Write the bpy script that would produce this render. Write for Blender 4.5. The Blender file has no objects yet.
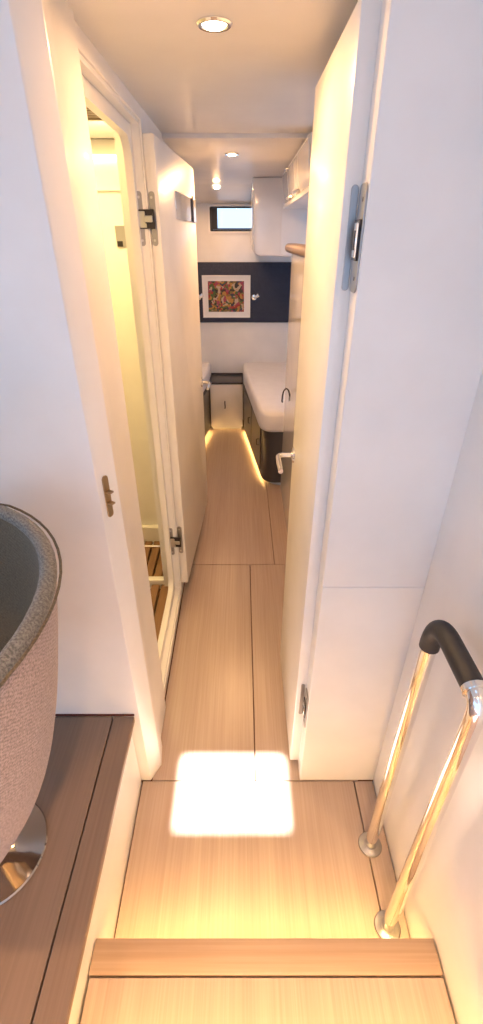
import bpy, bmesh, math, random
from mathutils import Vector, Matrix
random.seed(4)
PI = math.pi
sc = bpy.context.scene
COL = sc.collection

# ------------------------------------------------------------------ materials
def new_mat(name):
    m = bpy.data.materials.new(name); m.use_nodes = True
    nt = m.node_tree
    return m, nt, nt.nodes['Principled BSDF']

def paint(name, col, rough=.35, coat=0.0, metal=0.0, noise=.012, scale=6.0, bump=0.0):
    m, nt, b = new_mat(name)
    tc = nt.nodes.new('ShaderNodeTexCoord')
    n = nt.nodes.new('ShaderNodeTexNoise'); n.inputs['Scale'].default_value = scale; n.inputs['Detail'].default_value = 3
    nt.links.new(tc.outputs['Object'], n.inputs['Vector'])
    r = nt.nodes.new('ShaderNodeValToRGB')
    r.color_ramp.elements[0].position = .3; r.color_ramp.elements[1].position = .7
    r.color_ramp.elements[0].color = tuple(max(0, c*(1-noise*4)) for c in col)+(1,)
    r.color_ramp.elements[1].color = tuple(min(1, c*(1+noise*2)) for c in col)+(1,)
    nt.links.new(n.outputs['Fac'], r.inputs['Fac'])
    nt.links.new(r.outputs['Color'], b.inputs['Base Color'])
    b.inputs['Roughness'].default_value = rough
    b.inputs['Metallic'].default_value = metal
    b.inputs['Coat Weight'].default_value = coat
    b.inputs['Coat Roughness'].default_value = .08
    if bump:
        bp = nt.nodes.new('ShaderNodeBump'); bp.inputs['Strength'].default_value = bump; bp.inputs['Distance'].default_value = .002
        nt.links.new(n.outputs['Fac'], bp.inputs['Height']); nt.links.new(bp.outputs['Normal'], b.inputs['Normal'])
    return m

def wood(name, c0, c1, rough=.32, axis='Y', sx=150.0, sy=2.2):
    m, nt, b = new_mat(name)
    tc = nt.nodes.new('ShaderNodeTexCoord')
    mp = nt.nodes.new('ShaderNodeMapping')
    mp.inputs['Scale'].default_value = (sx, sy, sx) if axis == 'Y' else (sy, sx, sx)
    nt.links.new(tc.outputs['Object'], mp.inputs['Vector'])
    n = nt.nodes.new('ShaderNodeTexNoise'); n.inputs['Scale'].default_value = 1.0; n.inputs['Detail'].default_value = 5; n.inputs['Roughness'].default_value = .6
    nt.links.new(mp.outputs['Vector'], n.inputs['Vector'])
    n2 = nt.nodes.new('ShaderNodeTexNoise'); n2.inputs['Scale'].default_value = .12; n2.inputs['Detail'].default_value = 2
    nt.links.new(mp.outputs['Vector'], n2.inputs['Vector'])
    mx = nt.nodes.new('ShaderNodeMix'); mx.data_type = 'FLOAT'; mx.inputs['Factor'].default_value = .4
    nt.links.new(n.outputs['Fac'], mx.inputs['A']); nt.links.new(n2.outputs['Fac'], mx.inputs['B'])
    r = nt.nodes.new('ShaderNodeValToRGB')
    r.color_ramp.elements[0].position = .32; r.color_ramp.elements[1].position = .68
    r.color_ramp.elements[0].color = c0+(1,); r.color_ramp.elements[1].color = c1+(1,)
    nt.links.new(mx.outputs['Result'], r.inputs['Fac'])
    nt.links.new(r.outputs['Color'], b.inputs['Base Color'])
    b.inputs['Roughness'].default_value = rough
    bp = nt.nodes.new('ShaderNodeBump'); bp.inputs['Strength'].default_value = .08; bp.inputs['Distance'].default_value = .001
    nt.links.new(n.outputs['Fac'], bp.inputs['Height']); nt.links.new(bp.outputs['Normal'], b.inputs['Normal'])
    return m

def fabric(name, c0, c1, scale=420.0):
    m, nt, b = new_mat(name)
    tc = nt.nodes.new('ShaderNodeTexCoord')
    n = nt.nodes.new('ShaderNodeTexNoise'); n.inputs['Scale'].default_value = scale; n.inputs['Detail'].default_value = 2
    nt.links.new(tc.outputs['Object'], n.inputs['Vector'])
    w = nt.nodes.new('ShaderNodeTexWave'); w.wave_type = 'BANDS'; w.bands_direction = 'DIAGONAL'
    w.inputs['Scale'].default_value = scale*.22; w.inputs['Distortion'].default_value = 3
    nt.links.new(tc.outputs['Object'], w.inputs['Vector'])
    mx = nt.nodes.new('ShaderNodeMix'); mx.data_type = 'FLOAT'; mx.inputs['Factor'].default_value = .1
    nt.links.new(n.outputs['Fac'], mx.inputs['A']); nt.links.new(w.outputs['Fac'], mx.inputs['B'])
    r = nt.nodes.new('ShaderNodeValToRGB')
    r.color_ramp.elements[0].position = .35; r.color_ramp.elements[1].position = .65
    r.color_ramp.elements[0].color = c0+(1,); r.color_ramp.elements[1].color = c1+(1,)
    nt.links.new(mx.outputs['Result'], r.inputs['Fac'])
    nt.links.new(r.outputs['Color'], b.inputs['Base Color'])
    b.inputs['Roughness'].default_value = .9
    b.inputs['Sheen Weight'].default_value = .15
    bp = nt.nodes.new('ShaderNodeBump'); bp.inputs['Strength'].default_value = .5; bp.inputs['Distance'].default_value = .0015
    nt.links.new(mx.outputs['Result'], bp.inputs['Height']); nt.links.new(bp.outputs['Normal'], b.inputs['Normal'])
    return m

def glow(name, col, strength):
    m, nt, b = new_mat(name)
    b.inputs['Base Color'].default_value = (.9, .88, .82, 1)
    b.inputs['Emission Color'].default_value = col+(1,)
    b.inputs['Emission Strength'].default_value = strength
    return m

def glass(name):
    m, nt, b = new_mat(name)
    out = nt.nodes['Material Output']
    tr = nt.nodes.new('ShaderNodeBsdfTransparent'); tr.inputs['Color'].default_value = (.94, .97, .98, 1)
    gl = nt.nodes.new('ShaderNodeBsdfGlossy'); gl.inputs['Roughness'].default_value = .02
    fr = nt.nodes.new('ShaderNodeFresnel'); fr.inputs['IOR'].default_value = 1.45
    mx = nt.nodes.new('ShaderNodeMixShader')
    nt.links.new(fr.outputs[0], mx.inputs[0]); nt.links.new(tr.outputs[0], mx.inputs[1]); nt.links.new(gl.outputs[0], mx.inputs[2])
    nt.links.new(mx.outputs[0], out.inputs['Surface'])
    return m

def art(name):
    m, nt, b = new_mat(name)
    tc = nt.nodes.new('ShaderNodeTexCoord')
    v = nt.nodes.new('ShaderNodeTexVoronoi'); v.inputs['Scale'].default_value = 48
    n = nt.nodes.new('ShaderNodeTexNoise'); n.inputs['Scale'].default_value = 12; n.inputs['Detail'].default_value = 3
    va = nt.nodes.new('ShaderNodeVectorMath'); va.operation = 'SCALE'; va.inputs['Scale'].default_value = .12
    vb = nt.nodes.new('ShaderNodeVectorMath'); vb.operation = 'ADD'
    nt.links.new(tc.outputs['Object'], n.inputs['Vector'])
    nt.links.new(n.outputs['Color'], va.inputs[0])
    nt.links.new(tc.outputs['Object'], vb.inputs[0]); nt.links.new(va.outputs[0], vb.inputs[1])
    nt.links.new(vb.outputs[0], v.inputs['Vector'])
    sp = nt.nodes.new('ShaderNodeSeparateColor'); nt.links.new(v.outputs['Color'], sp.inputs['Color'])
    r = nt.nodes.new('ShaderNodeValToRGB'); r.color_ramp.interpolation = 'CONSTANT'
    cols = [(.03, .02, .012), (.32, .03, .02), (.42, .20, .04), (.06, .10, .025), (.46, .34, .22), (.20, .13, .03), (.30, .05, .08), (.03, .035, .06)]
    e = r.color_ramp.elements
    while len(e) < len(cols): e.new(.5)
    for i, c in enumerate(cols):
        e[i].position = i/len(cols); e[i].color = c+(1,)
    nt.links.new(sp.outputs['Red'], r.inputs['Fac'])
    nt.links.new(r.outputs['Color'], b.inputs['Base Color'])
    b.inputs['Roughness'].default_value = .5
    return m

M = {}
M['white'] = paint('white_satin_paint', (.80, .785, .765), .34, .15)
M['gloss'] = paint('white_gloss_lacquer', (.80, .785, .765), .12, .4)
M['door'] = paint('white_door_lacquer', (.80, .78, .75), .36, .12)
M['ceil'] = paint('ceiling_liner', (.74, .715, .685), .45, .1)
M['bath'] = paint('bathroom_gelcoat', (.84, .82, .77), .25, .2)
M['oak'] = wood('limed_oak_floor', (.36, .268, .222), (.47, .375, .322), .28)
M['oakx'] = wood('limed_oak_cross_grain', (.34, .235, .17), (.45, .33, .25), .34, 'X')
M['plat'] = wood('platform_oak', (.175, .115, .08), (.24, .165, .12), .36)
M['teak'] = wood('shower_teak', (.20, .10, .045), (.32, .175, .085), .5, 'Y', 90, 3)
M['fiddle'] = wood('oiled_oak_trim', (.19, .13, .092), (.26, .19, .14), .35)
M['gap'] = paint('dark_red_subfloor', (.10, .018, .010), .8)
M['chrome'] = paint('polished_chrome', (.86, .85, .83), .07, 0, 1, .004)
M['hinge'] = paint('hinge_steel', (.40, .39, .39), .38, 0, 1, .01)
M['steel'] = paint('satin_steel', (.62, .62, .62), .28, 0, 1, .01)
M['dchrome'] = paint('dark_polished_chrome', (.42, .38, .34), .08, 0, 1, .004)
M['dsteel'] = paint('dark_steel_recess', (.05, .045, .05), .35, 0, .6)
M['bronze'] = paint('aged_brass_keeper', (.36, .26, .16), .3, 0, 1)
M['foam'] = paint('black_leather_grip', (.028, .026, .028), .55, 0, 0, .05, 60, .3)
M['navy'] = fabric('navy_upholstery', (.028, .034, .058), (.048, .056, .088), 160)
M['dark'] = paint('charcoal_laminate', (.055, .050, .052), .35, .1)
M['sheet'] = paint('white_bed_linen', (.80, .79, .81), .85, 0, 0, .01, 12, .2)
M['tan'] = fabric('grey_woven_upholstery', (.11, .105, .09), (.26, .245, .215), 330)
M['tweed'] = fabric('pinkish_tweed_upholstery', (.19, .14, .125), (.42, .32, .29), 330)
M['pad'] = fabric('dark_grey_woven_lining', (.08, .060, .034), (.15, .115, .068), 330)
M['mount'] = paint('picture_mount_board', (.80, .78, .76), .6)
M['art'] = art('abstract_colour_print')
M['black'] = paint('black_window_gasket', (.015, .015, .018), .4)
M['glass'] = glass('clear_window_glass')
M['lens'] = glow('downlight_lens', (1, .80, .52), 14)
M['led'] = glow('warm_led_strip', (1, .60, .20), 10)
M['bled'] = glow('bathroom_led_strip', (1, .82, .48), 6)
M['smoke'] = paint('brown_grille', (.22, .15, .09), .4)

# ------------------------------------------------------------------ mesh helpers
def box(bm, x0, x1, y0, y1, z0, z1, bev=0.0, seg=2):
    r = bmesh.ops.create_cube(bm, size=1)
    vs = r['verts']
    for v in vs:
        v.co = Vector(((x0+x1)/2+v.co.x*(x1-x0), (y0+y1)/2+v.co.y*(y1-y0), (z0+z1)/2+v.co.z*(z1-z0)))
    if bev:
        es = set(e for v in vs for e in v.link_edges)
        bmesh.ops.bevel(bm, geom=list(es), offset=bev, segments=seg, profile=.5, affect='EDGES')
    return bm

def prism(bm, pts, a0, a1, axis='Z', bev=0.0, seg=2):
    """polygon pts extruded along axis from a0 to a1"""
    def mk(p, a):
        return {'Z': (p[0], p[1], a), 'Y': (p[0], a, p[1]), 'X': (a, p[0], p[1])}[axis]
    lo = [bm.verts.new(mk(p, a0)) for p in pts]
    hi = [bm.verts.new(mk(p, a1)) for p in pts]
    n = len(pts); fs = []
    f0 = bm.faces.new(lo); f1 = bm.faces.new(hi); fs += [f0, f1]
    for i in range(n):
        fs.append(bm.faces.new((lo[i], lo[(i+1) % n], hi[(i+1) % n], hi[i])))
    bmesh.ops.recalc_face_normals(bm, faces=fs)
    if bev:
        es = list(f0.edges)+list(f1.edges)
        bmesh.ops.bevel(bm, geom=es, offset=bev, segments=seg, profile=.5, affect='EDGES')
    return bm

def rrect(a0, a1, b0, b1, r, n=6):
    """rounded rectangle outline, r may be a 4-tuple (corner order: a1b1, a0b1, a0b0, a1b0)"""
    rs = r if isinstance(r, tuple) else (r,)*4
    out = []
    for k, (ca, cb, sa, sb) in enumerate(((a1, b1, -1, -1), (a0, b1, 1, -1), (a0, b0, 1, 1), (a1, b0, -1, 1))):
        rr = rs[k]
        if rr <= 0:
            out.append((ca, cb)); continue
        for i in range(n+1):
            t = PI/2*k+PI/2*i/n
            out.append((ca+sa*rr+rr*math.cos(t), cb+sb*rr+rr*math.sin(t)))
    return out

def ring(bm, a0, a1, b0, b1, c0, c1, d0, d1, r, x0, x1, axis='X', n=6):
    """slab a x b with a rounded opening c x d, thickness x0..x1 along axis"""
    inner = rrect(c0, c1, d0, d1, max(r, 1e-4), n)
    corners = [(a1, b1), (a0, b1), (a0, b0), (a1, b0)]
    def mk(p, t):
        return {'Z': (p[0], p[1], t), 'Y': (p[0], t, p[1]), 'X': (t, p[0], p[1])}[axis]
    L = {}
    for t in (x0, x1):
        L[t] = ([bm.verts.new(mk(p, t)) for p in inner], [bm.verts.new(mk(p, t)) for p in corners])
    N = len(inner); fs = []
    for t in (x0, x1):
        iv, ov = L[t]
        for i in range(N):
            k = i//(n+1); j = (i+1) % N; k2 = j//(n+1)
            if k == k2: fs.append(bm.faces.new((iv[i], iv[j], ov[k])))
            else: fs.append(bm.faces.new((iv[i], iv[j], ov[k2], ov[k])))
    for which, m in ((0, N), (1, 4)):
        p, q = L[x0][which], L[x1][which]
        for i in range(m):
            fs.append(bm.faces.new((p[i], p[(i+1) % m], q[(i+1) % m], q[i])))
    bmesh.ops.recalc_face_normals(bm, faces=fs)
    return bm

def tube(bm, pts, r, seg=20, caps=True):
    """tube along a polyline; r a number or a list"""
    pts = [Vector(p) for p in pts]; n = len(pts)
    rs = r if isinstance(r, (list, tuple)) else [r]*n
    ups = None; rings = []
    for i, p in enumerate(pts):
        t = (pts[min(i+1, n-1)]-pts[max(i-1, 0)]).normalized()
        if ups is None:
            ups = t.orthogonal().normalized()
        else:
            ups = (ups-t*ups.dot(t)).normalized()
        b = t.cross(ups)
        rings.append([bm.verts.new(p+(ups*math.cos(2*PI*k/seg)+b*math.sin(2*PI*k/seg))*rs[i]) for k in range(seg)])
    fs = []
    for i in range(n-1):
        for k in range(seg):
            fs.append(bm.faces.new((rings[i][k], rings[i][(k+1) % seg], rings[i+1][(k+1) % seg], rings[i+1][k])))
    if caps:
        fs.append(bm.faces.new(rings[0][::-1])); fs.append(bm.faces.new(rings[-1]))
    bmesh.ops.recalc_face_normals(bm, faces=fs)
    return bm

def lathe(bm, prof, cx=0, cy=0, seg=40, caps=True, M4=None):
    """profile [(r,z)...] spun round the vertical through cx, cy"""
    rings = []
    for r, z in prof:
        rings.append([bm.verts.new((cx+r*math.cos(2*PI*k/seg), cy+r*math.sin(2*PI*k/seg), z)) for k in range(seg)])
    fs = []
    for i in range(len(prof)-1):
        for k in range(seg):
            fs.append(bm.faces.new((rings[i][k], rings[i][(k+1) % seg], rings[i+1][(k+1) % seg], rings[i+1][k])))
    if caps:
        fs.append(bm.faces.new(rings[0][::-1])); fs.append(bm.faces.new(rings[-1]))
    bmesh.ops.recalc_face_normals(bm, faces=fs)
    if M4 is not None:
        bmesh.ops.transform(bm, matrix=M4, verts=[v for rg in rings for v in rg])
    return bm

def arc(p0, p1, p2, n=8):
    """quadratic bend from p0 to p2 with control p1"""
    p0, p1, p2 = Vector(p0), Vector(p1), Vector(p2)
    return [p0*(1-t)**2+p1*2*t*(1-t)+p2*t*t for t in [i/n for i in range(n+1)]]

def origin_of(o):
    return (o.location + origin_of(o.parent)) if o.parent else o.location.copy()

def obj(name, bm, mat, parent=None, smooth=True, local=False, loc=None):
    """link bm (built in world coordinates, or in the thing's own when local) as ONE mesh object"""
    me = bpy.data.meshes.new(name)
    off = Vector((0, 0, 0))
    if parent is None:
        if loc is not None: off = Vector(loc)
    elif not local:
        off = origin_of(parent)
    if off.length: bmesh.ops.translate(bm, vec=-off, verts=bm.verts)
    bm.normal_update()
    bm.to_mesh(me); bm.free()
    me.materials.append(mat)
    if smooth:
        for p in me.polygons: p.use_smooth = True
        try: me.set_sharp_from_angle(angle=math.radians(38))
        except Exception: pass
    o = bpy.data.objects.new(name, me); COL.objects.link(o)
    if parent is None: o.location = off
    else: o.parent = parent
    return o

def B(): return bmesh.new()

def thing(name, label, cat, loc=(0, 0, 0), rz=0.0, group=None, kind=None):
    o = bpy.data.objects.new(name, None); COL.objects.link(o)
    o.empty_display_size = .05
    o.location = loc; o.rotation_euler = (0, 0, rz)
    o['label'] = label; o['category'] = cat
    if group: o['group'] = group
    if kind: o['kind'] = kind
    return o

def tag(o, label, cat, group=None):
    o['label'] = label; o['category'] = cat
    if group: o['group'] = group
    return o

def struct(name, bm, mat, label=None, smooth=True, loc=None):
    o = obj(name, bm, mat, None, smooth, loc=loc)
    o['kind'] = 'structure'
    if label: o['label'] = label
    return o

# ================================================================== SETTING
JY = .875                # face of the passage bulkhead
CZ = 1.945               # passage ceiling

# ---- floors: oak boards with open joints over a dark sub floor
bm = B(); box(bm, -2.5, 1.4, -2.2, 4.7, -.06, -.012)
struct('floor', bm, M['gap'], 'dark red subfloor showing in the joints between the oak boards', False)
g = .0035
bm = B()
box(bm, -.338, .387-g, .30, JY-g, -.012, 0, .001, 1)
box(bm, .387, .449, .30, JY-g, -.012, 0, .001, 1)
struct('floor_landing', bm, M['oak'], 'oak landing boards at the foot of the step', False)
bm = B()
box(bm, -.306, .05-g, JY, 2.085-g, -.012, 0, .001, 1)
box(bm, .05, .40, JY, 2.085-g, -.012, 0, .001, 1)
box(bm, -.60, .19-g, 2.085, 4.3, -.012, 0, .001, 1)
box(bm, .19, .60, 2.085, 4.3, -.012, 0, .001, 1)
struct('floor_passage', bm, M['oak'], 'long oak floor boards of the passage and sleeping cabin', False)

# ---- left bulkhead ending in a rounded door post
pts = [(-2.4, JY), (-.313, JY), (-.3115, JY+.0006), (-.3095, JY+.0035), (-.2845, JY+.0515), (-.2832, JY+.055), (-.2835, JY+.059)]
pts += [(-.290, .995), (-.300, 1.03), (-.300, 1.16), (-.306, 1.165), (-.47, 1.165), (-.47, 1.01), (-2.4, 1.01)]
bm = B(); prism(bm, pts, 0, 2.15)
struct('wall_left', bm, M['white'], 'white bulkhead left of the passage ending in a rounded door post')
# base line where the bulkhead meets the platform
bm = B(); box(bm, -2.4, -.325, JY-.004, JY-.0005, .356, .3615)
struct('trim_1', bm, M['gap'], 'dark joint where the left bulkhead meets the raised floor', False)

# ---- right bulkhead panel (seam between the upper and the lower board)
bm = B()
box(bm, .200, .46, JY, JY+.045, 0, .856, .002, 1)
box(bm, .200, .46, JY, JY+.045, .859, 2.15, .002, 1)
box(bm, .203, .46, JY+.003, JY+.043, .01, 2.14)
struct('wall_right', bm, M['white'], 'white bulkhead panel right of the passage with a level joint', False)
bm = B()
box(bm, .201, .235, JY+.047, 1.0, 0, CZ)
struct('trim_2', bm, M['white'], 'white hinge post of the passage door', False)

bm = B(); box(bm, -.40, .199, JY+.003, JY+.045, CZ, 2.149, .002, 1)
struct('trim_10', bm, M['white'], 'white lintel over the passage opening', False)

# ---- right hand stair wall
bm = B(); box(bm, .452, .50, -2.2, JY-.001, -.012, 2.15)
struct('wall_stair', bm, M['white'], 'white wall beside the handrail', False)

# ---- raised floor on the left
bm = B()
box(bm, -.390+g, -.324, -2.2, JY-.005, .336, .356, .003, 2)
box(bm, -2.4, -.390, -2.2, JY-.005, .336, .356, .001, 1)
box(bm, -2.4, -.34, -2.2, JY-.006, .30, .335)
struct('floor_platform', bm, M['plat'], 'brown oak raised floor under the chair', False)
bm = B(); box(bm, -.36, -.342, -2.2, JY-.006, -.012, .30, .001, 1)
struct('wall_riser', bm, M['white'], 'white riser below the raised floor', False)

# ---- saloon shell behind the camera: roof with a hatch and the companionway opening, side windows, open aft
HX0, HX1, HY0, HY1 = -.212, .152, 0, 0   # filled below
SUNDIR = Vector((.0, .62, -2.15)).normalized()
RZ = 2.15
dy = .62
HY0, HY1 = .712-dy, .965-dy
def roof(bm, x0, x1, y0, y1): box(bm, x0, x1, y0, y1, RZ, RZ+.03)
bm = B()
xs = [-2.4, HX0, HX1, .50]
roof(bm, -2.4, HX0, -2.2, 1.01); roof(bm, HX1, .50, -2.2, 1.01)
roof(bm, HX0, HX1, HY1, 1.01); roof(bm, HX0, HX1, -.55, HY0)
struct('ceiling_saloon', bm, M['ceil'], 'saloon deckhead with an open roof hatch', False)
bm = B()
ring(bm, HX0-.04, HX1+.04, HY0-.04, HY1+.04, HX0, HX1, HY0, HY1, .02, RZ-.012, RZ-.001, 'Z')
struct('trim_3', bm, M['white'], 'white rim of the open roof hatch')
bm = B(); box(bm, -2.45, -2.401, -2.2, 1.0, 0, 1.15); box(bm, -2.45, -2.401, -2.2, 1.0, 1.95, 2.18)
box(bm, -2.45, -2.401, .8, 1.0, 1.15, 1.95)
struct('wall_saloon', bm, M['white'], 'saloon side wall with a wide window opening', False)

# ---- passage: bathroom wall with framed opening, header, wall forward of the door
XW = -.310
bm = B()
ring(bm, 1.02, 1.84, 0, CZ, 1.06, 1.782, .085, 1.892, .004, -.334, XW, 'X', 3)
ring(bm, 1.02, 1.84, 0, CZ, 1.08, 1.752, .118, 1.858, .055, -.358, -.3345, 'X', 8)
struct('wall_bathroom', bm, M['white'], 'cream bathroom door frame with rounded corners and raised sill')
bm = B(); box(bm, -.40, XW, 1.841, 2.75, 0, CZ); box(bm, -1.35, -.40, 2.70, 2.75, 0, 2.0)
struct('wall_passage', bm, M['white'], None, False)
# shallow moulding round the opening
bm = B()
ring(bm, 1.03, 1.80, .045, 1.918, 1.052, 1.788, .075, 1.902, .006, XW+.0003, XW+.006, 'X', 4)
struct('trim_4', bm, M['white'], 'white moulding round the bathroom doorway')

# bathroom room
bm = B()
box(bm, -1.2, -.361, 2.30, 2.34, -.01, 1.96)
struct('wall_shower', bm, M['bath'], 'glossy cream shower wall', False)
bm = B(); box(bm, -1.2, -.36, 2.286, 2.2995, 1.763, 1.767); box(bm, -.485, -.481, 2.292, 2.2995, 1.768, 1.866)
struct('trim_5', bm, M['bath'], 'raised joint across the shower wall', False)
bm = B(); box(bm, -1.24, -1.201, 1.01, 2.34, -.01, 1.96)
struct('wall_shower_side', bm, M['bath'], None, False)
bm = B(); box(bm, -1.2, -.359, 1.01, 2.30, 1.93, 1.96)
struct('ceiling_bathroom', bm, M['bath'], None, False)
bm = B()
box(bm, -1.2, -.359, 1.011, 2.299, -.01, .012)
box(bm, -1.2, -.36, 2.262, 2.299, .012, .135, .006)
box(bm, -1.2, -.36, 1.865, 1.90, .012, .066, .006)
struct('floor_bathroom', bm, M['bath'], 'cream shower tray with raised rims', False)

# ---- ceilings of passage and cabin
bm = B(); box(bm, -.47, .60, JY+.046, 2.28, CZ, CZ+.03)
struct('ceiling', bm, M['ceil'], 'white passage ceiling with a flush downlight', False)
bm = B()
box(bm, -1.35, 1.3, 2.281, 4.10, 1.93, 1.96)
struct('ceiling_cabin', bm, M['ceil'], 'cabin ceiling sloping down to the end wall', True)

bm = B(); prism(bm, [(4.1005, 1.93), (4.115, 1.9265), (4.499, 1.835), (4.499, 1.87), (4.1005, 1.96)], -1.35, 1.3, 'X')
struct('ceiling_slope', bm, M['ceil'], 'sloping ceiling panel above the end window')
# ---- cabin end wall with window, hull sides
bm = B(); ring(bm, -1.35, 1.3, 0, 1.99, -.262, .125, 1.640, 1.815, .012, 4.50, 4.56, 'Y', 4)
struct('wall_end', bm, M['gloss'], 'glossy white end wall of the cabin')
w = thing('window_1', 'small bright hull window high on the end wall', 'window', (-.07, 4.5, 1.64), kind='structure')
bm = B(); ring(bm, -.278, .141, 1.625, 1.831, -.262, .125, 1.640, 1.815, .012, 4.490, 4.4995, 'Y', 4)
obj('window_frame', bm, M['white'], w)
bm = B(); ring(bm, -.2615, .1245, 1.6405, 1.8145, -.250, .113, 1.652, 1.803, .012, 4.515, 4.535, 'Y', 4)
obj('gasket', bm, M['black'], w)
bm = B(); box(bm, -.2495, -.20, 4.518, 4.530, 1.6525, 1.8025); box(bm, -.20, .1125, 4.518, 4.530, 1.6525, 1.664)
obj('blind_track', bm, M['black'], w)
bm = B(); box(bm, -.199, .1120, 4.521, 4.526, 1.6645, 1.8025)
obj('window_pane', bm, M['glass'], w)
bm = B(); ring(bm, 2.7, 4.53, 0, 2.0, 3.10, 4.30, 1.40, 1.76, .03, 1.26, 1.30, 'X', 4)
struct('wall_hull_right', bm, M['white'])
bm = B(); box(bm, 1.275, 1.281, 3.101, 4.299, 1.401, 1.759)
w2 = struct('window_2', bm, M['glass'], 'hull side window beside the right berth', False)
bm = B(); ring(bm, 2.7, 4.53, 0, 2.0, 2.95, 4.25, 1.40, 1.76, .03, -1.39, -1.351, 'X', 4)
struct('wall_hull_left', bm, M['white'])
bm = B(); box(bm, -1.371, -1.365, 2.951, 4.249, 1.401, 1.759)
struct('added_window', bm, M['glass'], 'unseen hull side window added beside the left berth for daylight', False)  # unseen window added to bring more daylight into the cabin

# ---- right side of the passage: glossy partition up to shelf height and the closed part behind the door
bm = B()
prism(bm, rrect(1.56, 3.03, 0, 1.52, .004, 2), .290, .32, 'X')
struct('wall_partition', bm, M['gloss'], 'glossy white partition wall beside the right berth')
bm = B(); box(bm, .290, .32, 1.0, 1.558, 0, CZ); box(bm, .32, 1.3, 1.52, 1.55, 0, 2.0)
struct('wall_cupboard', bm, M['white'], None, False)

# two unseen fill lamps with glowing discs, added to warm the bulkheads
for i, x in enumerate((-1.05, .05)):
    bm = B(); lathe(bm, [(.0005, RZ-.006), (.02, RZ-.006), (.03, RZ-.004), (.034, RZ-.0005)], x, -.40, 24)
    struct('trim_%d' % (8+i), bm, M['lens'], 'glowing disc of an unseen warm fill lamp added over the saloon')
    L = bpy.data.lights.new('saloon_fill_lamp', 'AREA'); L.shape = 'DISK'; L.size = .06; L.energy = 8; L.color = (1, .58, .28); L.spread = math.radians(95)
    lo = bpy.data.objects.new('saloon_fill_lamp', L); COL.objects.link(lo); lo.location = (x, -.40, RZ-.012)

# ================================================================== PASSAGE DOOR (right, opened)
dx = .170; ang = math.atan2(.004, .485)
d = thing('door_1', 'white passage door standing open along the right side', 'door', (.187, .937, .012), 0, kind='structure')
bm = B(); box(bm, -.016, .016, 0, .482, 0, 1.888, .004, 2)
obj('door_leaf', bm, M['door'], d, local=True)
# lever handle on the face (-x), pointing back to the hinge
h = bpy.data.objects.new('lever_handle', None); COL.objects.link(h); h.parent = d; h.location = (-.016, .425, .985)
bm = B()
lathe(bm, [(.002, 0), (.024, 0), (.026, .003), (.024, .008), (.012, .010), (.009, .012)], M4=Matrix.Rotation(-PI/2, 4, 'Y'))
obj('rosette', bm, M['chrome'], h, local=True)
bm = B()
tube(bm, [(-.008, 0, 0), (-.035, 0, 0)] + arc((-.035, 0, 0), (-.052, 0, 0), (-.054, -.018, 0)) + [(-.054, -.06, -.001), (-.053, -.118, -.002)], [.008]*11+[.0085, .0075], 14)
obj('lever', bm, M['chrome'], h, local=True)
for z0, z1 in ((1.515, 1.675), (.275, .42)):
    zc = (z0+z1)/2; hgt = z1-z0
    hp = bpy.data.objects.new('hinge', None); COL.objects.link(hp); hp.parent = d
    hp.location = Vector((.2005, .906, zc))-d.location
    bm = B(); prism(bm, rrect(-.026, .024, -hgt/2, hgt/2, .014, 6), -.0035, -.0005, 'X', .0008, 1)
    obj('jamb_plate', bm, M['hinge'], hp, local=True)
    bm = B(); prism(bm, rrect(-.0165, -.004, -hgt/2, hgt/2, .006, 6), .0285, .0305, 'Y', .0006, 1)
    obj('leaf_plate', bm, M['hinge'], hp, local=True)
    bm = B(); box(bm, -.0065, -.0036, -.018, .020, -hgt*.19, hgt*.19, .001, 1)
    obj('link_recess', bm, M['dsteel'], hp, local=True)
    bm = B(); box(bm, -.0105, -.0066, -.016, .004, -hgt*.16, hgt*.16, .001, 1)
    obj('link_arm', bm, M['chrome'], hp, local=True)
    bm = B(); box(bm, -.0115, -.0106, -.010, .001, -hgt*.09, hgt*.09)
    obj('link_slot', bm, M['dsteel'], hp, local=True)
    for s in (-1, 1):
        bm = B(); lathe(bm, [(.0005, .0006), (.0035, .0006), (.0035, 0)], -0, 0, 12, True, Matrix.Translation((-.0035, -.008, s*hgt*.36)) @ Matrix.Rotation(-PI/2, 4, 'Y'))
        obj('screw', bm, M['dsteel'], hp, local=True)

# keeper plate on the left door post
k = thing('strike_plate', 'small brass lock keeper on the rounded left door post', 'strike plate', (-.3012, .8962, 1.102))
Rk = Matrix.Rotation(math.radians(27.5), 4, 'Z')
bm = B(); prism(bm, rrect(-.009, .009, -.052, .052, .008, 5), -.0005, .002, 'X', .0006, 1)
bmesh.ops.transform(bm, matrix=Matrix.Translation((.0015, 0, 0)) @ Rk.inverted(), verts=bm.verts)
obj('plate', bm, M['bronze'], k, local=True)
for zz in (-.014, .014):
    bm = B(); box(bm, .002, .016, -.006, .006, zz-.0022, zz+.0022, .001, 1)
    bmesh.ops.transform(bm, matrix=Matrix.Translation((.0015, 0, 0)) @ Rk.inverted(), verts=bm.verts)
    obj('latch_lip', bm, M['bronze'], k, local=True)

# ================================================================== BATHROOM DOOR (left, opened forward)
A3 = math.radians(-3.2)
d2 = thing('door_2', 'cream bathroom door standing open forward along the passage', 'door', (-.311, 1.792, .105), A3, kind='structure')
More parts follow.
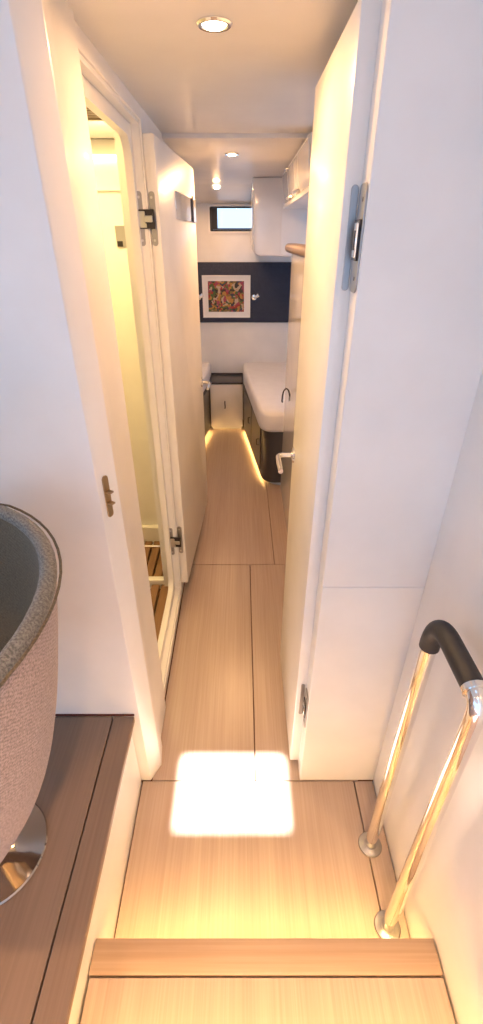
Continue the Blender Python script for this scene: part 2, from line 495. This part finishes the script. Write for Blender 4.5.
# local y runs along the leaf, local x is its thickness (right face = +x)
bm = B(); prism(bm, rrect(.006, .845, 0, 1.768, (.03, .004, .004, .004), 6), .006, .042, 'X', .005, 2)
obj('door_leaf', bm, M['door'], d2, local=True)
for zc in (1.545, .262):
    hp = bpy.data.objects.new('hinge', None); COL.objects.link(hp); hp.parent = d2
    hp.location = (0, 0, zc)
    for nm, xa, xb, yy in (('frame_plate', -.029, -.009, -.0125), ('leaf_plate', .010, .030, .0032)):
        bm = B(); prism(bm, rrect(xa, xb, -.076, .076, .009, 6), yy, yy+.0022, 'Y', .0006, 1)
        obj(nm, bm, M['hinge'], hp, local=True)
    bm = B(); box(bm, -.026, .027, -.0165, -.0126, -.027, .027, .001, 1)
    obj('link_recess', bm, M['dsteel'], hp, local=True)
    bm = B(); box(bm, -.026, -.002, -.022, -.0166, -.020, .022, .002, 1); box(bm, -.006, .022, -.0235, -.0185, -.009, .010, .002, 1)
    box(bm, -.020, .002, -.0232, -.0221, -.024, -.012)
    obj('link_arm', bm, M['steel'], hp, local=True)
    for s in (-1, 1):
        for xx, yy in ((-.019, -.0125), (.019, .0032)):
            bm = B(); lathe(bm, [(.0005, .0008), (.004, .0008), (.004, 0)], 0, 0, 12, True, Matrix.Translation((xx, yy, s*.06)) @ Matrix.Rotation(PI/2, 4, 'X'))
            obj('screw', bm, M['steel'], hp, local=True)
# lever and long slotted chrome plate near the free edge
h = bpy.data.objects.new('lever_handle', None); COL.objects.link(h); h.parent = d2; h.location = (.042, .775, .80)
bm = B(); lathe(bm, [(.002, 0), (.024, 0), (.026, .003), (.024, .008), (.012, .010), (.009, .012)], M4=Matrix.Rotation(PI/2, 4, 'Y'))
obj('rosette', bm, M['chrome'], h, local=True)
bm = B(); tube(bm, [(.008, 0, 0), (.035, 0, 0)] + arc((.035, 0, 0), (.050, 0, 0), (.052, -.018, 0)) + [(.052, -.06, -.001), (.051, -.118, -.002)], [.008]*11+[.0085, .0075], 14)
obj('lever', bm, M['chrome'], h, local=True)
h = bpy.data.objects.new('chrome_plate', None); COL.objects.link(h); h.parent = d2; h.location = (.042, .72, 1.60)
bm = B(); box(bm, 0, .004, -.42, .118, -.045, .045, .001, 1)
obj('mirror_plate', bm, M['chrome'], h, local=True)
bm = B(); box(bm, .004, .010, -.012, .004, -.046, .055, .001, 1)
obj('plate_slot', bm, M['dsteel'], h, local=True)

# ================================================================== SHOWER FITTINGS
def grate(y0, y1, x0, x1, z, label):
    t = thing('teak_grate', label, 'shower grate', ((x0+x1)/2, (y0+y1)/2, z), group='teak grates in the shower')
    n = 15
    for i in range(n):
        xa = x0+(x1-x0)*i/n
        bm = B(); box(bm, xa+.005, xa+(x1-x0)/n-.005, y0, y1, z+.012, z+.032, .003, 1)
        obj('slat', bm, M['teak'], t)
    for yy in (y0+.05, (y0+y1)/2, y1-.05):
        bm = B(); box(bm, x0, x1, yy-.015, yy+.015, z+.0021, z+.0118)
        obj('batten', bm, M['teak'], t)
    bm = B(); box(bm, x0, x1, y0, y1, z, z+.002); obj('gap_backing', bm, M['smoke'], t)  # brown sheet added below the slats so their gaps read dark
    return t
grate(1.905, 2.256, -1.15, -.37, .0125, 'brown teak shower grate beyond the white tray rim')
grate(1.10, 1.858, -1.15, -.37, .0125, 'brown teak shower grate just inside the raised door sill')
bm = B(); tube(bm, [(-.95, 2.03, .165), (-.42, 2.03, .165), (-.41, 2.03, .160), (-.407, 2.03, .14), (-.407, 2.03, .045)], .006, 12)
tag(obj('towel_bar', bm, M['chrome'], loc=(-.42, 2.03, .16)), 'thin chrome bar low across the shower above the teak', 'rail')
t = thing('shower_switch', 'square chrome plate with dark slot on the shower wall', 'wall plate', (-.503, 2.2995, 1.60))
bm = B(); box(bm, -.54, -.466, 2.294, 2.2994, 1.562, 1.642, .0015, 1); obj('plate', bm, M['steel'], t)
bm = B(); box(bm, -.487, -.480, 2.290, 2.2939, 1.598, 1.628, .001, 1); obj('slot', bm, M['black'], t)
bm = B(); box(bm, -.535, -.512, 2.290, 2.2939, 1.564, 1.585, .001, 1); obj('tab', bm, M['dsteel'], t)
t = thing('vanity_light', 'glowing strip light across the top of the shower wall', 'light', (-.75, 2.299, 1.87))
bm = B(); box(bm, -1.15, -.40, 2.290, 2.2994, 1.879, 1.884); obj('housing', bm, M['bath'], t)
bm = B(); box(bm, -1.14, -.41, 2.286, 2.2994, 1.868, 1.8788, .002, 1); obj('diffuser', bm, M['bled'], t)
t = thing('vent_grille', 'brown vent grille on the bathroom ceiling', 'vent', (-.47, 1.80, 1.93))
bm = B(); ring(bm, -.53, -.41, 1.70, 1.90, -.51, -.43, 1.72, 1.88, .006, 1.918, 1.9298, 'Z', 3); obj('frame', bm, M['smoke'], t)
for i in range(7):
    bm = B(); box(bm, -.51, -.43, 1.728+i*.022, 1.738+i*.022, 1.920, 1.9295); obj('louvre', bm, M['smoke'], t)

# ================================================================== DOWNLIGHTS
def downlight(x, y, z, label, tilt=0.0, power=8):
    t = thing('downlight', label, 'ceiling light', (x, y, z), group='warm ceiling downlights')
    t.rotation_euler = (tilt, 0, 0)
    bm = B(); lathe(bm, [(.024, -.0005), (.033, -.0005), (.034, -.003), (.031, -.006), (.026, -.006), (.024, -.003)], 0, 0, 36, False)
    obj('trim_ring', bm, M['chrome'], t, local=True)
    bm = B(); lathe(bm, [(.0005, -.0105), (.010, -.0098), (.018, -.0075), (.022, -.005), (.0238, -.002), (.0238, -.0008), (.0005, -.0007)], 0, 0, 36, True)
    obj('lens', bm, M['lens'], t, local=True)
    L = bpy.data.lights.new('downlight_lamp', 'AREA'); L.shape = 'DISK'; L.size = .045; L.energy = power; L.color = (1, .54, .23)
    L.spread = math.radians(175)
    lo = bpy.data.objects.new('downlight_lamp', L); COL.objects.link(lo); lo.location = (x, y, z-.014); lo.rotation_euler = (tilt, 0, 0)
downlight(-.051, 1.207, CZ, 'large warm downlight on the nearest stretch of passage ceiling', 0, 3.8)
downlight(-.044, 2.655, 1.93, 'middle of the three warm downlights, past the ceiling step', 0, 6.5)
sl = math.atan2(.101, .43)
downlight(-.185, 4.14, 1.9165, 'small downlight on the sloping ceiling above the end window', -sl, 3)

# ================================================================== LOWER STEP
t = thing('step', 'oak step with glowing strip under its front edge, across the bottom', 'step', (.05, .25, 0))
bm = B(); box(bm, -.336, .446, -.20, .342-g, .172, .197, .0015, 1); obj('tread', bm, M['oak'], t)
bm = B(); box(bm, -.340, .448, .342, .405, .160, .197, .003, 2); obj('nosing', bm, M['oakx'], t)
bm = B(); box(bm, -.336, .446, .335, .35, 0, .1595); obj('riser', bm, M['white'], t)
bm = B(); box(bm, -.336, .446, .02, .335, .150, .1715); obj('bearer', bm, M['gap'], t)
bm = B(); box(bm, -.33, .44, .372, .384, .152, .1597, .002, 1); obj('light_strip', bm, M['led'], t)
L = bpy.data.lights.new('step_lamp', 'AREA'); L.shape = 'RECTANGLE'; L.size = .76; L.size_y = .012; L.energy = 1.35; L.color = (1, .60, .20); L.spread = math.radians(110)
lo = bpy.data.objects.new('step_lamp', L); COL.objects.link(lo); lo.location = (.055, .378, .150); lo.rotation_euler = (math.radians(22), 0, 0)

bm = B(); box(bm, -.336, .446, -.80, .12, .369, .394, .0015, 1); box(bm, -.340, .448, .12, .165, .357, .394, .003, 2)
struct('floor_upper_step', bm, M['oak'], 'next oak step up, under the photographer')
bm = B(); box(bm, -.336, .446, .10, .112, .198, .3565)
struct('trim_6', bm, M['white'], 'white riser below the next step up', False)
bm = B(); box(bm, -.33, .44, .130, .142, .349, .3566, .002, 1)
struct('trim_7', bm, M['led'], 'glowing strip below the next step up')
L = bpy.data.lights.new('step_lamp', 'AREA'); L.shape = 'RECTANGLE'; L.size = .76; L.size_y = .012; L.energy = 1.4; L.color = (1, .58, .20)
lo = bpy.data.objects.new('step_lamp', L); COL.objects.link(lo); lo.location = (.055, .138, .347); lo.rotation_euler = (math.radians(25), 0, 0)

# ================================================================== HANDRAIL
t = thing('handrail', 'polished chrome grab rail with black grip beside the step', 'handrail', (.394, .58, 0))
RX = .394; Y1, Y2 = .679, .485; ZT = .945; R = .0165
for yy in (Y1, Y2):
    bm = B(); lathe(bm, [(.002, .0005), (.033, .0005), (.035, .003), (.033, .006), (.022, .009), (.0185, .012)], RX, yy, 40)
    fl = obj('flange', bm, M['hinge'], t)
    for a in (.4, 2.5, 4.6):
        bm = B(); lathe(bm, [(.0005, .0068), (.0035, .0066), (.004, .0045)], RX+.027*math.cos(a), yy+.027*math.sin(a), 10)
        obj('screw', bm, M['dsteel'], fl)
bm = B(); tube(bm, [(RX, Y1, .009), (RX, Y1, .4), (RX, Y1, .868)], R, 28); obj('post', bm, M['chrome'], t)
bm = B(); tube(bm, [(RX, Y2, .009), (RX, Y2, .4), (RX, Y2, .902)] + arc((RX, Y2, .905), (RX, Y2, ZT), (RX, Y2+.034, ZT), 10), R, 28); obj('post', bm, M['chrome'], t)
gp = arc((RX, Y1, .862), (RX, Y1+.002, ZT), (RX, Y1-.062, ZT), 14) + [(RX, Y2+.08, ZT), (RX, Y2+.030, ZT)]
bm = B(); tube(bm, gp, .0205, 28); gr = obj('grip', bm, M['foam'], t)
bm = B(); tube(bm, [(RX, Y2+.0298, ZT), (RX, Y2+.020, ZT-.0015)], .0215, 28); obj('end_ring', bm, M['chrome'], t)

# ================================================================== TUB CHAIR
CX, CY, CZ0 = -.586, .436, .356
t = thing('tub_chair', 'grey tweed tub chair on chrome pedestal, on the raised floor', 'chair', (CX, CY, CZ0), 0)
NS = 64
def YS(a):
    return 1.0 if math.sin(a) > 0 else 1.0-.15*math.sin(a)
CBX, CBY = .002, .079
def rim_z(a):
    # high back towards +x, lower arms, open front at -x
    c = math.cos(a)
    return CZ0+.44+.375*max(0.0, min(1.0, (c+.95)/1.35))**.8
def chair_surf(rr, name, mat, zb, scale_low, parent, flip=False, rows=16):
    bm = B(); rings = []
    for j in range(rows+1):
        u = j/rows; row = []
        for k in range(NS):
            a = 2*PI*k/NS
            zt = rim_z(a)
            z = zb+(zt-zb)*u
            hgt = (z-zb)/(CZ0+.815-zb)
            r = rr*(scale_low+(1-scale_low)*max(0, hgt)**.5)
            row.append(bm.verts.new((r*math.cos(a), r*math.sin(a)*YS(a), z-CZ0)))
        rings.append(row)
    fs = []
    for j in range(rows):
        for k in range(NS):
            fs.append(bm.faces.new((rings[j][k], rings[j][(k+1) % NS], rings[j+1][(k+1) % NS], rings[j+1][k])))
    fs.append(bm.faces.new(rings[0][::-1]))
    bmesh.ops.recalc_face_normals(bm, faces=fs)
    o = obj(name, bm, mat, parent, local=True)
    return [Vector(v) for v in []], o
RO, RI = .327, .304
_, so = chair_surf(RO, 'outer_shell', M['tweed'], CZ0+.335, .52, t)
so['label'] = 'pinkish tweed outer shell'
_, si = chair_surf(RI, 'inner_lining', M['pad'], CZ0+.40, .70, t)
si['label'] = 'dark grey woven lining'
# padded rim between lining and shell
bm = B(); pts = []
for k in range(NS+1):
    a = 2*PI*k/NS; z = rim_z(a)-CZ0
    hgt_o = (z+CZ0-(CZ0+.335))/(CZ0+.815-(CZ0+.335)); hgt_i = (z-.40)/(.815-.40)
    ro = RO*(.52+.48*hgt_o**.5)
    ri = RI*(.70+.30*max(0, hgt_i)**.5)
    pts.append(((ro+ri)/2*math.cos(a), (ro+ri)/2*math.sin(a)*YS(a), z, (ro-ri)/2+.001))
tube(bm, [(p[0], p[1], p[2]) for p in pts], [p[3] for p in pts], 14, False)
o = obj('padded_rim', bm, M['tan'], t, local=True); o['label'] = 'grey woven rim'
bm = B(); tube(bm, [((p[0]**2+p[1]**2)**.5 and p[0]*1.058, p[1]*1.058, p[2]+.004) for p in pts], .0022, 8, False)
obj('piping', bm, M['pad'], t, local=True)
bm = B(); lathe(bm, [(.002, .405), (.20, .405), (.225, .42), (.232, .445), (.222, .468), (.17, .482), (.002, .486)], 0, 0, 48)
obj('seat_cushion', bm, M['tan'], t, local=True)
bm = B(); lathe(bm, [(.116, .0), (.120, .003), (.117, .007), (.09, .011), (.055, .018), (.036, .027), (.029, .045), (.027, .20)], CBX, CBY, 48); obj('pedestal_base', bm, M['dchrome'], t, local=True)
bm = B(); lathe(bm, [(.0265, .2003), (.0265, .30), (.06, .322), (.09, .334)], CBX, CBY, 40); obj('column', bm, M['chrome'], t, local=True)

# ================================================================== CABIN FURNITURE
# night stand between the berths
t = thing('nightstand', 'white nightstand with a small dark pull between the two berths', 'nightstand', (-.13, 4.35, 0))
bm = B(); box(bm, -.292, .012, 4.222, 4.498, .03, .442); box(bm, -.28, 0, 4.245, 4.498, 0, .0298); obj('body', bm, M['white'], t, False)
bm = B(); box(bm, -.288, .008, 4.200, 4.2218, .036, .439, .003, 2); dr = obj('door', bm, M['white'], t)
bm = B(); tube(bm, [(-.155, 4.1995, .285), (-.155, 4.185, .283), (-.155, 4.182, .27), (-.153, 4.182, .235), (-.155, 4.185, .222), (-.155, 4.1995, .220)], .005, 10)
obj('pull', bm, M['dsteel'], dr)
bm = B(); box(bm, -.292, .012, 4.198, 4.498, .4425, .460, .003, 2); o = obj('top', bm, M['dark'], t); o['label'] = 'dark tray top'
bm = B(); box(bm, -.292, .012, 4.490, 4.499, .4605, .472); obj('back_edge', bm, M['dark'], t)

def berth(side):
    # side 1 right, -1 left
    if side > 0:
        edge = [(.018, 4.498), (.018, 4.20), (.150, 3.13)] + [tuple(v)[:2] for v in arc((.150, 3.13, 0), (.165, 3.037, 0), (.245, 3.032, 0), 8)][1:] + [(1.25, 3.032), (1.25, 4.498)]
        t = thing('berth_base', 'dark curved bed base with lit toe kick under the right mattress', 'bed', (.6, 3.8, 0), group='dark berth bases')
    else:
        edge = [(-.297, 4.498), (-.297, 4.20), (-.455, 3.00), (-.50, 2.90), (-1.34, 2.90), (-1.34, 4.498)]
        t = thing('berth_base', 'dark bed base with lit toe kick left of the cabin floor', 'bed', (-.8, 3.7, 0), group='dark berth bases')
    cen = Vector((sum(p[0] for p in edge)/len(edge), sum(p[1] for p in edge)/len(edge)))
    inset = [(p[0]+(.035*side if abs(p[0]) < 1.0 else 0), p[1]+(.035 if p[1] < 4.0 else 0)) for p in edge]
    bm = B(); prism(bm, edge, .032, .432, 'Z', .004, 1); b = obj('base', bm, M['dark'], t)
    bm = B(); prism(bm, inset, 0, .0318, 'Z'); obj('toe_kick', bm, M['white'], t)
    # strip light following the kick under the overhang
    n = 5 if side > 0 else 3
    path = [(p[0]+.014*side, p[1]+(.012 if p[1] < 4 else 0), .026) for p in edge[1:n]]
    bm = B(); tube(bm, path, .005, 8); obj('light_strip', bm, M['led'], t)
    # door joints on the long face
    e0, e1 = Vector(edge[1]), Vector(edge[2])
    for k, (a, b2) in enumerate(((.10, .52), (.54, .96))):
        q0 = e0.lerp(e1, a); q1 = e0.lerp(e1, b2)
        nrm = Vector((-(e1-e0).y, (e1-e0).x)).normalized()
        if nrm.x*side > 0: nrm = -nrm
        bm = B(); prism(bm, [tuple(q0+nrm*.0005), tuple(q1+nrm*.0005), tuple(q1+nrm*.008), tuple(q0+nrm*.008)], .075, .425, 'Z', .002, 1)
        dd = obj('locker_door', bm, M['dark'], t)
        m = q0.lerp(q1, .85)
        bm = B(); tube(bm, [tuple(m+nrm*.008)+(.30,), tuple(m+nrm*.022)+(.298,), tuple(m+nrm*.022)+(.252,), tuple(m+nrm*.008)+(.25,)], .004, 8)
        obj('pull', bm, M['dsteel'], dd)
    # mattress
    o = .028
    me = [(p[0]-(o*side if abs(p[0]) < 1.0 and p[1] < 4.19 else 0), p[1]-(o if p[1] < 4.0 else 0)) for p in edge]
    bm = B(); prism(bm, me, .4325, .575, 'Z', .030, 4)
    mo = obj('mattress', bm, M['sheet'], loc=(sum(p[0] for p in me)/len(me), 3.9, .4325))
    tag(mo, 'white mattress with rounded corner on the right berth' if side > 0 else 'white mattress on the left berth behind the open bathroom door', 'mattress', 'white berth mattresses')
    return edge
berth(1); berth(-1)
def led_lamp(p0, p1, z, e):
    p0, p1 = Vector(p0), Vector(p1); d = p1-p0
    L = bpy.data.lights.new('kick_lamp', 'AREA'); L.shape = 'RECTANGLE'; L.size = d.length; L.size_y = .01; L.energy = e; L.color = (1, .56, .16)
    lo = bpy.data.objects.new('kick_lamp', L); COL.objects.link(lo)
    m = (p0+p1)/2; lo.location = (m.x, m.y, z); lo.rotation_euler = (0, 0, math.atan2(d.y, d.x))
led_lamp((.020, 4.18), (.152, 3.17), .026, .3)
led_lamp((-.283, 4.18), (-.45, 3.05), .026, .3)
led_lamp((-.26, 4.21), (0, 4.21), .020, .03)

# navy padded panel and its picture and lamps
bm = B(); box(bm, -.393, .463, 4.478, 4.4995, .93, 1.415, .006, 2)
tag(obj('headboard_panel', bm, M['navy'], loc=(.035, 4.4995, 1.17)), 'navy upholstered panel on the end wall above the berths', 'wall panel')
t = thing('framed_picture', 'colourful print in a white mount hanging on the navy panel', 'picture', (-.134, 4.478, 1.145))
bm = B(); ring(bm, -.345, .078, .974, 1.315, -.335, .068, .984, 1.305, .001, 4.460, 4.4775, 'Y', 2); obj('frame', bm, M['white'], t)
bm = B(); box(bm, -.335, .068, 4.470, 4.4774, .984, 1.305); obj('mount', bm, M['mount'], t)
bm = B(); box(bm, -.295, .022, 4.467, 4.4698, 1.022, 1.27); obj('print', bm, M['art'], t)
def reading_lamp(x, z, label, s):
    t = thing('reading_lamp', label, 'wall lamp', (x, 4.478, z), group='chrome reading lamps on the navy panel')
    bm = B(); lathe(bm, [(.002, 0), (.022, 0), (.024, .003), (.022, .008), (.008, .010)], M4=Matrix.Rotation(PI/2, 4, 'X')); obj('base', bm, M['chrome'], t, local=True)
    bm = B(); tube(bm, [(0, -.008, 0), (0, -.040, 0), (.012*s, -.052, .004)], .0055, 12); obj('stem', bm, M['chrome'], t, local=True)
    bm = B(); tube(bm, [(.008*s, -.052, .004), (.022*s, -.054, .012), (.040*s, -.056, .024)], [.010, .014, .018], 16); obj('lamp_head', bm, M['chrome'], t, local=True)
reading_lamp(.112, 1.14, 'chrome reading lamp right of the framed picture', 1)
reading_lamp(-.380, 1.14, 'chrome reading lamp left of the framed picture', 1)

# overhead hull locker beside the window (rounded lower corner)
t = thing('hull_locker', 'white rounded overhead locker hanging beside the end window', 'cabinet', (.2, 4.05, 1.49))
bm = B()
prism(bm, [(.46, 1.9285), (.072, 1.9285)] + [(v[0], v[1]) for v in [(.074-.002*math.cos(0), 1.60)]] +
      [(.078+.05*(1-math.cos(a)), 1.488+.05*(1-math.sin(a))) for a in [PI/2*i/8 for i in range(9)]] + [(.46, 1.486)], 3.60, 4.498, 'Y', .012, 3)
bmesh.ops.bisect_plane(bm, geom=bm.verts[:]+bm.edges[:]+bm.faces[:], plane_co=(0, 4.10, 1.9275), plane_no=(0, .235, 1), clear_outer=True)
bmesh.ops.holes_fill(bm, edges=[e for e in bm.edges if e.is_boundary])
obj('body', bm, M['gloss'], t)
bm = B(); box(bm, .262, .2665, 3.596, 3.5995, 1.50, 1.92); obj('door_joint', bm, M['ceil'], t)
# run of upper lockers along the partition with metal trims
t = thing('wall_locker', 'run of white wall lockers with chrome catches above the partition', 'cabinet', (.30, 2.8, 1.75))
bm = B(); prism(bm, [(.275, 1.752), (.50, 1.752), (.50, 1.929), (.252, 1.929)], 2.15, 3.45, 'Y', .003, 1); obj('body', bm, M['white'], t)
def locker_face(y0, y1, z0, z1, x_out, nm, mat, th=.006):
    bm = B()
    f = lambda z: .275+(.252-.275)*(z-1.752)/.177
    p = [(f(z0)-x_out, z0), (f(z1)-x_out, z1), (f(z1)-x_out-th, z1), (f(z0)-x_out-th, z0)]
    prism(bm, p, y0, y1, 'Y'); return obj(nm, bm, mat, t)
for (a, b2) in ((2.17, 2.56), (2.575, 2.72), (2.735, 3.08), (3.095, 3.43)):
    dd = locker_face(a, b2, 1.775, 1.915, .0008, 'door', M['gloss'])
locker_face(2.15, 3.45, 1.753, 1.766, .0008, 'lower_trim', M['white'], .012)
for y in (2.63, 3.0):
    f = .275-.023*.2
    bm = B(); tube(bm, [(f-.006, y-.09, 1.782), (f-.020, y-.085, 1.782), (f-.020, y+.055, 1.782), (f-.006, y+.06, 1.782)], .006, 10); obj('catch', bm, M['chrome'], t)
bm = B(); tube(bm, [(.243, 2.95, 1.905), (.232, 2.955, 1.905), (.232, 3.05, 1.905), (.243, 3.055, 1.905)], .005, 10); obj('catch', bm, M['chrome'], t)

# wooden shelf nose on the partition
bm = B(); prism(bm, rrect(.262, .345, 1.5205, 1.568, .022, 6), 1.57, 3.20, 'Y', .012, 3)
tag(obj('wooden_ledge', bm, M['fiddle'], loc=(.30, 2.4, 1.5205)), 'brown wooden ledge with rounded end on top of the partition', 'ledge')

# arched hook on the partition
t = thing('robe_hook', 'dark arched hook on the glossy partition above the door lever', 'hook', (.290, 2.70, .77))
bm = B()
tube(bm, [(.289, 2.70, .765)] + [(.2655+.0215*math.cos(PI*i/14), 2.70, .775+.055*math.sin(PI*i/14)) for i in range(15)] + [(.243, 2.70, .758), (.246, 2.70, .748)], .0045, 12)
obj('bow', bm, M['dsteel'], t)
bm = B(); lathe(bm, [(.002, 0), (.014, 0), (.014, .003), (.008, .004)], M4=Matrix.Translation((.2898, 2.70, .772)) @ Matrix.Rotation(-PI/2, 4, 'Y')); obj('base', bm, M['steel'], t)

# ================================================================== LIGHT
W = bpy.data.worlds.new('daylight'); sc.world = W; W.use_nodes = True
bg = W.node_tree.nodes['Background']; bg.inputs['Color'].default_value = (.49, .69, 1.0, 1); bg.inputs['Strength'].default_value = 1.42
S = bpy.data.lights.new('sun', 'SUN'); S.energy = 27; S.angle = math.radians(1.2); S.color = (1, .93, .85)
so = bpy.data.objects.new('sun', S); COL.objects.link(so)
so.rotation_euler = SUNDIR.to_track_quat('-Z', 'Y').to_euler(); so.location = (0, -1, 5)
L = bpy.data.lights.new('shower_lamp', 'AREA'); L.shape = 'RECTANGLE'; L.size = .5; L.size_y = .4; L.energy = 7; L.color = (1, .68, .26)
lo = bpy.data.objects.new('shower_lamp', L); COL.objects.link(lo); lo.location = (-.70, 1.90, 1.915)

# ================================================================== CAMERA
cam = bpy.data.cameras.new('camera'); co = bpy.data.objects.new('camera', cam); COL.objects.link(co)
cam.sensor_fit = 'HORIZONTAL'; cam.sensor_width = 36; cam.lens = 458/483*36; cam.clip_start = .02
co.location = (0, 0, 1.6); co.rotation_euler = (math.radians(90-30.98), 0, 0)
sc.camera = co

vs = sc.view_settings
sc.display_settings.display_device = 'sRGB'
vs.view_transform = 'Standard'; vs.look = 'None'; vs.gamma = 1; vs.use_curve_mapping = False
vs.exposure = 0.6
